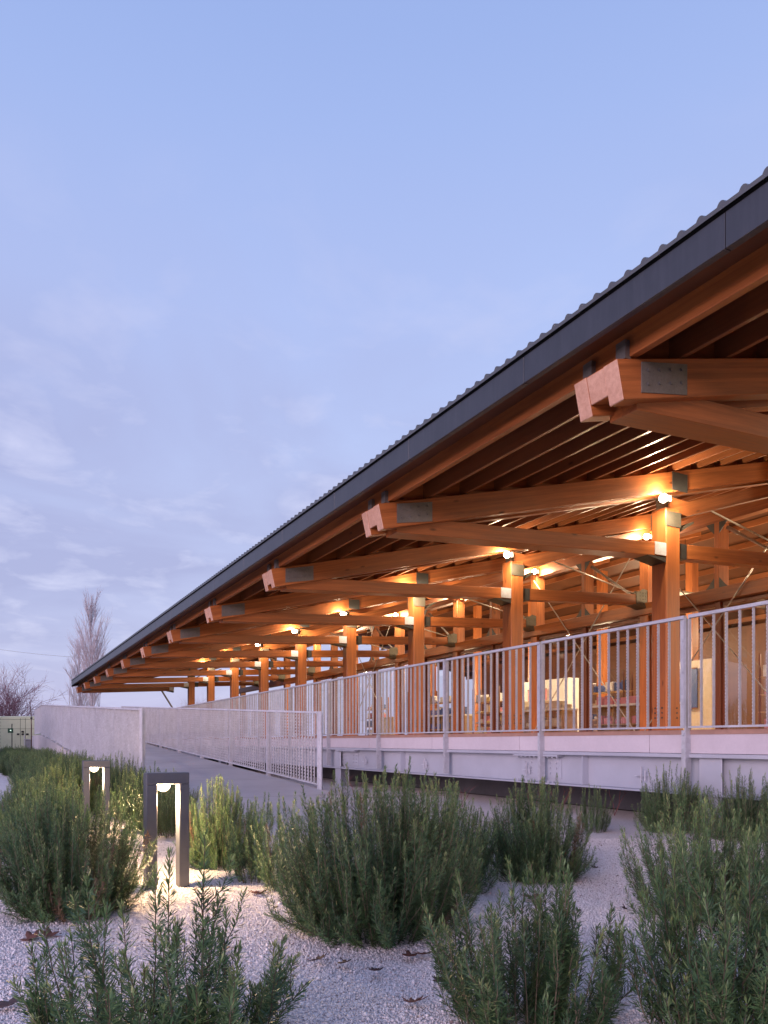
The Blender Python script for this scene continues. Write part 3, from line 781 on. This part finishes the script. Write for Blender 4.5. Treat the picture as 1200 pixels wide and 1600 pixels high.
# ------------------------------------------------------------------ rosemary
def rosemary_data(seed, nstem, H, Rr, base=.3, lens=1.0, dense=1.0, side=3, flare=1.0, skirt=True, vary=.70, dead=.012):
    rng = np.random.default_rng(seed)
    V = []; T = []; stems = MB()
    def shoot(P, t0, t1, r0, tone0, scl=1.0):
        """P: (k,3) polyline; needles from arc share t0 to 1"""
        seg = np.linalg.norm(np.diff(P, axis=0), axis=1); cum = np.concatenate([[0], np.cumsum(seg)]); Ltot = cum[-1]
        n = int(Ltot*(1-t0)/.0062*dense)
        if n < 3: return
        s = Ltot*(t0 + (1-t0)*(np.arange(n)+rng.random(n)*.7)/n)
        pos = np.stack([np.interp(s, cum, P[:, i]) for i in range(3)], 1)
        d2 = np.stack([np.interp(np.minimum(s+.01, Ltot), cum, P[:, i]) - np.interp(np.maximum(s-.02, 0), cum, P[:, i]) for i in range(3)], 1)
        d2 /= np.linalg.norm(d2, axis=1, keepdims=True)+1e-9
        u = s/Ltot; top = np.clip((u-.75)/.25, 0, 1)
        for rep in range(3):
            az = rng.random(n)*6.283
            ref = np.tile([.3, .5, .1], (n, 1)); a = np.cross(d2, ref); a /= np.linalg.norm(a, axis=1, keepdims=True)+1e-9
            b = np.cross(d2, a)
            rad = a*np.cos(az)[:, None] + b*np.sin(az)[:, None]
            el = np.radians(rng.uniform(38, 70, n)*(1-top) + rng.uniform(12, 32, n)*top)
            el = np.where(rng.random(n) < .12, np.radians(rng.uniform(70, 100, n)), el)
            dirn = d2*np.cos(el)[:, None] + rad*np.sin(el)[:, None]
            ln = rng.uniform(.020, .036, n)*(1-.35*top)*lens*scl
            sidev = np.cross(dirn, rad); sidev /= np.linalg.norm(sidev, axis=1, keepdims=True)+1e-9
            wd = rng.uniform(.0012, .0020, n)*lens
            p0 = pos; p3 = pos + dirn*ln[:, None]
            mid = pos + dirn*(ln*.5)[:, None] + rad*(ln*.06)[:, None]
            q = np.stack([p0, mid - sidev*wd[:, None], p3, mid + sidev*wd[:, None]], 1)
            V.append(q.reshape(-1, 3))
            tone = np.clip(rng.normal(.38, .15, n) + top*.28 + tone0, 0, .86) if tone0 < 5 else rng.uniform(.92, 1, n)
            T.append(np.repeat(tone, 4))
        k = max(2, len(P)//2)
        stems.tube([tuple(p) for p in P[::2]] if len(P) > 4 else [tuple(p) for p in P], list(np.linspace(r0, .0009, len(P[::2]) if len(P) > 4 else len(P))), 3, False)
    for i in range(nstem):
        az = rng.random()*6.283; rr = math.sqrt(rng.random())
        h = H*(1-.42*rr**2.2)*rng.uniform(vary, 1.03)
        ca, sa = math.cos(az), math.sin(az)
        b0 = Rr*base*rr
        tip = np.array([ca*Rr*rr*flare + rng.normal(0, .02), sa*Rr*rr*flare + rng.normal(0, .02), h])
        if i % 4 == 3 and skirt:
            rr = rng.uniform(.8, 1.05); h = H*rng.uniform(.12, .42); b0 = Rr*base*rng.uniform(.7, 1.1)
            tip = np.array([ca*Rr*rr, sa*Rr*rr, h])
        p0 = np.array([ca*b0, sa*b0, 0]); c = np.array([ca*(b0*.35+Rr*rr*.65), sa*(b0*.35+Rr*rr*.65), h*.30])
        tt = np.linspace(0, 1, 9)[:, None]
        P = p0*(1-tt)**2 + 2*c*tt*(1-tt) + tip*tt**2
        P += np.cumsum(rng.normal(0, .0055, P.shape), 0)
        tone0 = rng.normal(0, .10) if rng.random() >= dead else 9.0
        shoot(P, .08, 1, .0026, tone0)
        for j in range(rng.poisson(side)):
            t = rng.uniform(.15, .8); idx = t*8; i0 = int(idx)
            q = P[i0] + (P[i0+1]-P[i0])*(idx-i0)
            L = rng.uniform(.06, .17)*(H/.7); a2 = rng.random()*6.283
            out = np.array([math.cos(a2)*.55+ca*.3, math.sin(a2)*.55+sa*.3, .25]); up = np.array([ca*.15, sa*.15, 1.0])
            ss = np.linspace(0, 1, 5)[:, None]
            Q = q + L*(out*(ss - .5*ss**2) + up*(.35*ss + .5*ss**2))
            shoot(Q, .05, 1, .0016, tone0 + rng.normal(0, .06), .9)
    V = np.concatenate(V); T = np.concatenate(T)
    F_ = np.arange(len(V)).reshape(-1, 4)
    return V, F_, T, stems
def rosemary_proto(seed, **k):
    V, F_, T, st = rosemary_data(seed, **k)
    me = np_mesh('foliage', V, F_, needle_mat, T)
    sm = bpy.data.meshes.new('stems'); sm.from_pydata(st.v, [], st.f); sm.update(); sm.materials.append(stem_mat)
    return me, sm, k['H'], k['Rr']
protos = {
 'big': rosemary_proto(3, nstem=250, H=.76, Rr=.44, base=.48, vary=.80),
 'full': rosemary_proto(11, nstem=210, H=.70, Rr=.38, base=.5, vary=.78),
 'full2': rosemary_proto(12, nstem=180, H=.66, Rr=.36, base=.5, vary=.76),
 'mid': rosemary_proto(13, nstem=105, H=.66, Rr=.33, base=.5, dense=.9),
 'spire': rosemary_proto(14, nstem=40, H=.58, Rr=.22, base=.6, side=3, flare=1.1),
 'sparse': rosemary_proto(15, nstem=50, H=.56, Rr=.30, base=.6, side=3, dead=0, skirt=False, lens=1.15, dense=1.15, vary=.45),
 'sparse2': rosemary_proto(16, nstem=58, H=.56, Rr=.25, base=.65, side=4, dead=0, skirt=False, lens=1.15, dense=1.1, vary=.5),
}
brng = random.Random(5)
def shrub(kind, x, y, h, r, label, group='rosemary shrubs in the gravel', rz=None):
    me, sm, H, Rr = protos[kind]
    e = empty('rosemary_shrub', (x, y, .022), brng.uniform(0, 6.28) if rz is None else rz)
    e.scale = (r/Rr, r/Rr, h/H); tag(e, label, 'shrub', group)
    link('foliage', me, e); link('stems', sm, e)
    return e
def shrub_px(kind, px, base, h, r, label, **k):
    x, y = ground_pt(px, base); return shrub(kind, x, y, h, r, label, **k)
shrub_px('big', 592, 1468, .75, .45, 'largest dark green rosemary shrub spreading over the gravel in the middle')
shrub_px('full', 112, 1436, .66, .36, 'dense dark rosemary shrub beside the nearer bollard light, brown leaf at its foot')
shrub_px('sparse', 265, 1700, .58, .36, 'open rosemary with tall separate spires in front of the nearer bollard light')
shrub_px('sparse2', 825, 1640, .56, .26, 'young rosemary of upright spires right of the largest shrub, at the bottom')
shrub_px('sparse2', 1150, 1670, .66, .25, 'tall open rosemary with woody stems in the bottom right corner', rz=1.0)
shrub_px('mid', 1085, 1445, .64, .34, 'broad rosemary behind the corner plant, leaning over the gravel strip')
shrub_px('full2', 838, 1382, .62, .33, 'rounded rosemary between the largest shrub and the deck girder')
shrub_px('mid', 1048, 1305, .66, .30, 'greyish rosemary before the girder below the nearest railing post')
shrub_px('spire', 928, 1305, .47, .16, 'smallest narrow rosemary standing close to the girder')
shrub_px('mid', 1165, 1320, .64, .32, 'rosemary close to the girder at the edge of view, right of the post')
shrub('full2', 1.34, 4.78, .60, .27, 'rosemary lit yellow by the bollard light next to the path')
shrub_px('spire', 400, 1385, .56, .19, 'slim rosemary between the yellow lit one and the largest shrub')
shrub_px('spire', 452, 1400, .58, .2, 'rosemary leaning out of the left flank of the largest shrub')
shrub_px('mid', 1245, 1480, .64, .24, 'rosemary half cut off by the right edge, behind the corner plant')
shrub_px('full2', 690, 1400, .62, .3, 'rosemary pressed against the back of the largest shrub')
# row between the path and the gravel strip
grp = 'rosemary shrubs in the long row beside the ramp'
shrub('full', .36, 5.45, .56, .34, 'olive rosemary in front of the farther bollard light', group=grp)
shrub('mid', 1.42, 6.6, .60, .26, 'upright olive rosemary between the two bollard lights and the path', group=grp)
y = 6.5; k = 0
while y < 33:
    for D in (.66, 1.1, 1.5):
        if D == 1.1 and y < 8.6: continue
        if D > 1.4 and y < 7.2: continue
        if D == .66 and y < 8: continue
        shrub(('full', 'full2', 'mid')[k % 3], D+brng.uniform(-.1, .1), y+brng.uniform(-.2, .2), brng.uniform(.56, .72), brng.uniform(.29, .36),
              'olive green rosemary in the dense row running back along the ramp fence', group=grp)
        k += 1
    y += .85 if y < 14 else 1.25

shrub('full2', .28, 6.45, .55, .33, 'low olive rosemary beside the gravel strip, left of the farther bollard light', group=grp)
shrub('mid', .36, 7.35, .58, .33, 'olive rosemary at the start of the long row, behind the low one', group=grp)
# ------------------------------------------------------------------ gravel chips
rng = np.random.default_rng(1)
n = 270000
Yd = 1.75*np.power(6.2/1.75, rng.random(n)**.85)
Xd = (rng.random(n)-.5)*2*(Yd*.56+.1)
gx = (F*Xd + VX*Yd)/N; gy = (-VX*Xd + F*Yd)/N
ok = ~((gx > P0-.08) & (gy > 5.75) & (gx < P1+.1)); gx, gy = gx[ok], gy[ok]; n = len(gx)
oct_ = np.array([(1,0,0),(-1,0,0),(0,1,0),(0,-1,0),(0,0,1),(0,0,-1)], float)
of = np.array([(0,2,4),(2,1,4),(1,3,4),(3,0,4),(2,0,5),(1,2,5),(3,1,5),(0,3,5)])
sz = rng.uniform(.0022, .0052, n)*np.where(rng.random(n) < .04, rng.uniform(1.4, 2.0, n), 1)
V = oct_[None]*sz[:, None, None]*rng.uniform(.55, 1.25, (n, 6, 1))
ax = rng.normal(size=(n, 4)); ax /= np.linalg.norm(ax, axis=1, keepdims=True)
w, x_, y_, z_ = ax.T
Rm = np.stack([np.stack([1-2*(y_**2+z_**2), 2*(x_*y_-z_*w), 2*(x_*z_+y_*w)], 1), np.stack([2*(x_*y_+z_*w), 1-2*(x_**2+z_**2), 2*(y_*z_-x_*w)], 1), np.stack([2*(x_*z_-y_*w), 2*(y_*z_+x_*w), 1-2*(x_**2+y_**2)], 1)], 1)
V = np.einsum('nij,nkj->nki', Rm, V)
V[:, :, 0] += gx[:, None]; V[:, :, 1] += gy[:, None]; V[:, :, 2] += (np.where(gy < 5.3, .031 + relief(gx, gy)*np.clip((gx+3), 0, 1)*np.clip(5-gx, 0, 1), .004) + sz*rng.uniform(.1, .9, n))[:, None]
Fc = (of[None] + (np.arange(n)*6)[:, None, None]).reshape(-1, 3)
patch = np.sin(gx*3.1+2*np.sin(gy*1.7)) + np.sin(gy*4.3+gx*1.9) + .6*np.sin(gx*9+gy*7)
tone = np.repeat(np.clip(rng.normal(.62, .25, n) - np.where(rng.random(n) < .10*np.clip(patch-.6, 0, 2), .6, 0), 0, 1), 6)
o = link('gravel', np_mesh('gravel', V.reshape(-1, 3), Fc, chip_mat, tone)); tag(o, 'white and pale grey stone chips spread between the rosemary shrubs', 'gravel', kind='stuff')

# ------------------------------------------------------------------ dead leaves
def dead_leaf(px, py, s, label, mat, seed):
    rn = random.Random(seed); x, y = ground_pt(px, py)
    out = []; lobes = rn.choice((5, 7))
    for k in range(lobes*4):
        t = 2*math.pi*k/(lobes*4); r = s*(.55 + .45*abs(math.cos(t*lobes/2))**1.5)*rn.uniform(.85, 1.1)
        out.append((r*math.cos(t), r*.75*math.sin(t)))
    m = MB(); n = len(out); curl = rn.uniform(.25, .6)/s
    def zc(a, b): return .010 + curl*(a*a*.8 + b*b*.6)*rn.uniform(.8, 1.2)
    top = [(a, b, zc(a, b)) for a, b in out]
    mid = [(a*.5, b*.5, zc(a*.5, b*.5)) for a, b in out]
    m.add(top + mid + [(0,0,.012)], [(i, (i+1) % n, n+(i+1) % n, n+i) for i in range(n)] + [(n+i, n+(i+1) % n, 2*n) for i in range(n)])
    o = m.build('dead_leaf', mat, smooth=True); so_ = o.modifiers.new('thick', 'SOLIDIFY'); so_.thickness = .0012
    o.location = (x, y, .042); o.rotation_euler = (rn.uniform(-.25, .25), rn.uniform(-.25, .25), rn.uniform(0, 6))
    st = MB().tube([(s*.5, 0, .012), (s*.9, .1*s, .015), (s*1.35, .25*s, .02)], .0015, 5).build('leaf_stalk', mat, o)
    tag(o, label, 'leaf', 'dead leaves on the gravel')
many = 'small dark dead leaf lying on the white gravel among the shrubs'
dead_leaf(50, 1486, .055, 'largest reddish brown dead leaf at the foot of the dense left shrub', leaf_brown, 1)
dead_leaf(78, 1480, .045, 'brown dead leaf touching the largest one below the dense left shrub', leaf_brown, 2)
dead_leaf(588, 1540, .035, 'dark curled dead leaf alone on gravel in front of the largest shrub', leaf_dark, 3)
dead_leaf(640, 1515, .045, 'brown dead leaf under the front of the largest shrub', leaf_brown, 4)
dead_leaf(665, 1512, .035, 'brown dead leaf under the largest shrub, right of another leaf', leaf_brown, 5)
dead_leaf(402, 1412, .06, 'reddish dead leaf below the slim rosemary near the bollard light', leaf_brown, 6)
dead_leaf(16, 1594, .05, 'dark dead leaf in the bottom left corner of the gravel', leaf_dark, 7)
dead_leaf(833, 1418, .07, 'upright brown dead leaf under the rounded rosemary', leaf_brown, 8)
dead_leaf(646, 1592, .035, 'pinkish dead leaf at the bottom edge between two front shrubs', leaf_brown, 9)
for i, (px, py) in enumerate([(432,1434),(434,1458),(540,1526),(905,1440),(930,1368),(962,1480),(60,1590),(318,1480),(350,1505),(975,1436),(640,1400),(690,1555),(236,1492),(770,1330),(500,1520)]):
    dead_leaf(px, py, .02+.008*(i % 3), many, leaf_dark, 20+i)

# ------------------------------------------------------------------ dry weeds by the girder
def weed(px, base, h, label, seed):
    rn = random.Random(seed); x, y = ground_pt(px, base); m = MB()
    for k in range(rn.randint(3, 5)):
        a = rn.uniform(0, 6.28); l = h*rn.uniform(.6, 1); p = [(0,0,0)]
        for j in range(1, 5): p.append((math.cos(a)*l*.12*j*rn.uniform(.5,1.3), math.sin(a)*l*.12*j*rn.uniform(.5,1.3), l*j/4))
        m.tube(p, [.004,.0035,.003,.0022,.0012], 4)
        for j in (2, 3):
            b = rn.uniform(0, 6.28); q = Vector(p[j]); m.tube([q, q+Vector((math.cos(b)*.10, math.sin(b)*.10, .08))], [.002, .001], 3)
    o = m.build('dry_weed', weed_mat); o.location = (x, y, .004); tag(o, label, 'weed', 'dry weeds beside the girder')
weed(960, 1275, .55, 'tall dry reddish weed stem bent before the girder splice', 1)
weed(722, 1262, .35, 'thin dry reddish weed in front of the dark gap below the girder', 2)
weed(672, 1258, .36, 'red twiggy weed behind the crown of the largest shrub', 3)
weed(556, 1250, .4, 'dry weed beside the end of the girder near the ramp', 4)
weed(832, 1268, .34, 'thin dry weed between the rounded rosemary and the girder', 5)
weed(876, 1270, .5, 'dark leaning weed stem just right of the girder hook', 6)

# ------------------------------------------------------------------ far things
def bare_tree(px, Y, h, label, mat, seed, fast=False, spread=1.0, trunk_share=.2, n1=40):
    rn = random.Random(seed); x, y = at_depth(px, Y)
    e = empty('bare_tree', (x, y, 0)); tag(e, label, 'tree', 'bare winter trees')
    tr = MB(); cr = MB(); r0 = h*(.008 if fast else .016)
    def grow(mb, p, d, L, r, depth):
        pts = [p]; q = Vector(p); dd = Vector(d).normalized()
        for j in range(4):
            dd = (dd + Vector((rn.gauss(0, .10), rn.gauss(0, .10), rn.gauss(.06 if fast else .02, .05)))).normalized()
            q = q + dd*L/4; pts.append(q.copy())
        mb.tube(pts, [r, r*.85, r*.7, r*.5, r*.3], 4 if depth else 8, False)
        if depth >= 3: return
        nb = (0, 7, 6, 0)[depth] if fast else (0, 8, 8, 0)[depth]
        for k in range(nb):
            t = rn.uniform(.25, 1); i = min(3, int(t*4)); base = pts[i].lerp(pts[i+1], t*4-i) if t < 1 else pts[4]
            a = rn.uniform(0, 6.283); tilt = rn.uniform(.12, .35) if fast else rn.uniform(.4, .95)
            o_ = dd.orthogonal().normalized(); o_.rotate(Matrix.Rotation(a, 3, dd))
            grow(cr, base, dd*math.cos(tilt) + o_*math.sin(tilt), L*rn.uniform(.38, .62), max(r*.42, .008 if fast else .010), depth+1)
    th = h*(.95 if fast else trunk_share)
    tp = [Vector((0,0,0))]
    for j in range(1, 7): tp.append(Vector((rn.gauss(0, .02*h*.2), rn.gauss(0, .02*h*.2), th*j/6)))
    tr.tube(tp, [r0*(1-.8*j/6) if fast else r0*(1-.3*j/6) for j in range(7)], 8)
    for k in range(n1):
        t = (rn.uniform(.10, .92) if fast else rn.uniform(.55, 1)); i = min(5, int(t*6)); b = tp[i].lerp(tp[i+1], t*6-i)
        a = rn.uniform(0, 6.283)
        if fast:
            w = math.sin(min(1, .18+t)*math.pi*.92)*spread
            L = h*(.26*(1-t)+.12)*rn.uniform(.8, 1.2); tilt = rn.uniform(.16, .30)*w
        else:
            L = h*rn.uniform(.30, .5); tilt = rn.uniform(.05, 1.05)*spread
        grow(cr, b, Vector((math.cos(a)*math.sin(tilt), math.sin(a)*math.sin(tilt), math.cos(tilt))), L, r0*(.36 if fast else .28), 1)
    tr.build('trunk', mat, e); cr.build('crown', mat, e)
bare_tree(143, 70, 14.6, 'tall slender bare poplar rising behind the far end of the roof', twig_mat, 2, True, 1.4, n1=46)
bare_tree(124, 74, 10.5, 'shorter slim bare poplar touching the left flank of the tall one', twig_mat, 9, True, 1.25, n1=34)
bare_tree(12, 78, 10.2, 'round bare purplish tree behind the green generator', twig_red, 4, False, 1.0, .2, 34)
bare_tree(318, 95, 8.0, 'small bare tree seen far off between the last columns', twig_mat, 6, False, .9, .25, 14)
# added evergreens out of view darken the window reflections; tall grass is mirrored too
def evergreen(x, y, h, r, label):
    me, sm, H, Rr = protos['full']
    e = empty('added_evergreen', (x, y, 0), x*y); e.scale = (r/Rr, r/Rr, h/H); tag(e, label, 'tree', 'added evergreens out of view')
    link('crown', me, e); link('branches', sm, e)
for k in range(9):
    evergreen(-11 - (k % 2)*2.2, 33.5 + k*6.2, 7.5 + (k*37 % 5)*.5, 3.9, 'added dark evergreen out of view, dimming the sky reflection in the hall windows')
def reed_mesh(seed):
    rn = random.Random(seed); m = MB()
    for k in range(260):
        a = rn.uniform(0, 6.28); l = rn.uniform(1.8, 3.3); b = rn.uniform(.1, .5); lean = rn.uniform(.05, .5)
        pts = [(b*math.cos(a)+lean*l*math.cos(a)*t*t, b*math.sin(a)+lean*l*math.sin(a)*t*t, l*t*(1-.25*lean*t)) for t in (0, .25, .5, .75, 1)]
        m.tube(pts, [.012, .012, .012, .014, .004], 3, False)
    return m
r0 = reed_mesh(3).build('tall_grass', straw_mat)
for k, (x, y) in enumerate(((-4.6, 22.5), (-5.2, 24.6), (-4.4, 26.6), (-5.6, 28.4))):
    o = r0 if k == 0 else r0.copy()
    if k: C.objects.link(o)
    o.location = (x, y, 0); o.rotation_euler.z = k*1.7
    tag(o, 'tall straw coloured grass clump mirrored in the nearest hall window', 'grass clump', 'tall grass across the garden')

x, y = at_depth(56, 44)
gen = empty('generator', (x, y, 0), YAW); tag(gen, 'pale green generator housing with black vents behind the end of the ramp fence', 'generator')
gb = MB().box(-3.6, 0, 0, 2.2, .42, 2.38).build('housing', gen_mat, gen, bevel=.03)
m = MB()
for xx in (-.92, -.62, -2.35): m.box(xx-.012, xx+.012, -.006, -.001, .55, 2.25)
m.box(-3.5, -.05, -.006, -.001, 2.18, 2.2).box(-3.5, -.05, -.006, -.001, 1.62, 1.635)
m.build('panel_joints', gen_line, gen)
m = MB()
for k in range(9): m.box(-2.27, -2.14, -.02, -.001, .55+k*.2, .66+k*.2)
m.build('vent', black_mat, gen)
m = MB()
for xx, zz in ((-1.05, 1.3), (-.78, 1.3), (-.5, 1.3), (-.78, 1.45)): m.box(xx-.07, xx+.07, -.03, -.001, zz-.05, zz+.05)
m.build('door_latch', black_mat, gen)
MB().box(-.70, -.64, -.03, -.001, .62, 1.28).build('cable_pipe', white_mat, gen)
MB().box(-1.7, .4, -.5, 1.8, 0, .40).build('skid', rust_mat, gen, bevel=.02)
x, y = at_depth(17, 41)
sg = empty('sign_post', (x, y, 0), YAW); tag(sg, 'small green square sign on a thin dark pole before the generator', 'sign')
MB().tube([(.06,0,0), (.06,0,1.85)], .025, 8).build('pole', lamp_black, sg)
MB().box(-.15, .15, -.05, -.028, 1.34, 1.60).build('sign_board', sign_green, sg, bevel=.004)
MB().add([(-.05,-.053,1.48),(.03,-.053,1.44),(.06,-.053,1.49),(.01,-.053,1.52)], [(0,1,2,3)]).build('arrow_mark', sign_lit, sg)
x, y = at_depth(48, 40)
cb_ = empty('concrete_block', (x, y, 0), YAW); tag(cb_, 'low pale concrete block between the generator and the ramp fence', 'block')
MB().box(-.30, .35, 0, 1.2, 0, .95).build('block_body', kerb_mat, cb_, bevel=.02)
MB().box(-.34, .39, -.04, 1.24, .951, .99).build('coping', slab_mat, cb_, bevel=.01)
x, y = at_depth(49, 39)
mt = empty('thin_mast', (x, y, 0)); tag(mt, 'thin reddish mast standing beside the generator at the fence end', 'mast')
MB().tube([(0,0,0), (0,0,2.1), (-.03,0,2.6), (-.09,0,3.0)], [.03,.025,.02,.012], 6).build('pole', rust_mat, mt)
MB().dome((0,0,2.1), .06, 4, 8).build('joint_knob', lamp_black, mt)
m = MB(); pts = []
for k in range(13):
    t = k/12; px = -60 + t*230; py = 1006 + 24*t - 6*math.sin(math.pi*t)*-.6
    X, Yy = at_depth(px, 76); pts.append((X, Yy, E + (HY-py)*76/F))
m.tube(pts, .014, 5); o = m.build('power_line', steel_rod); tag(o, 'thin sagging power line crossing the sky left of the poplar', 'power line')
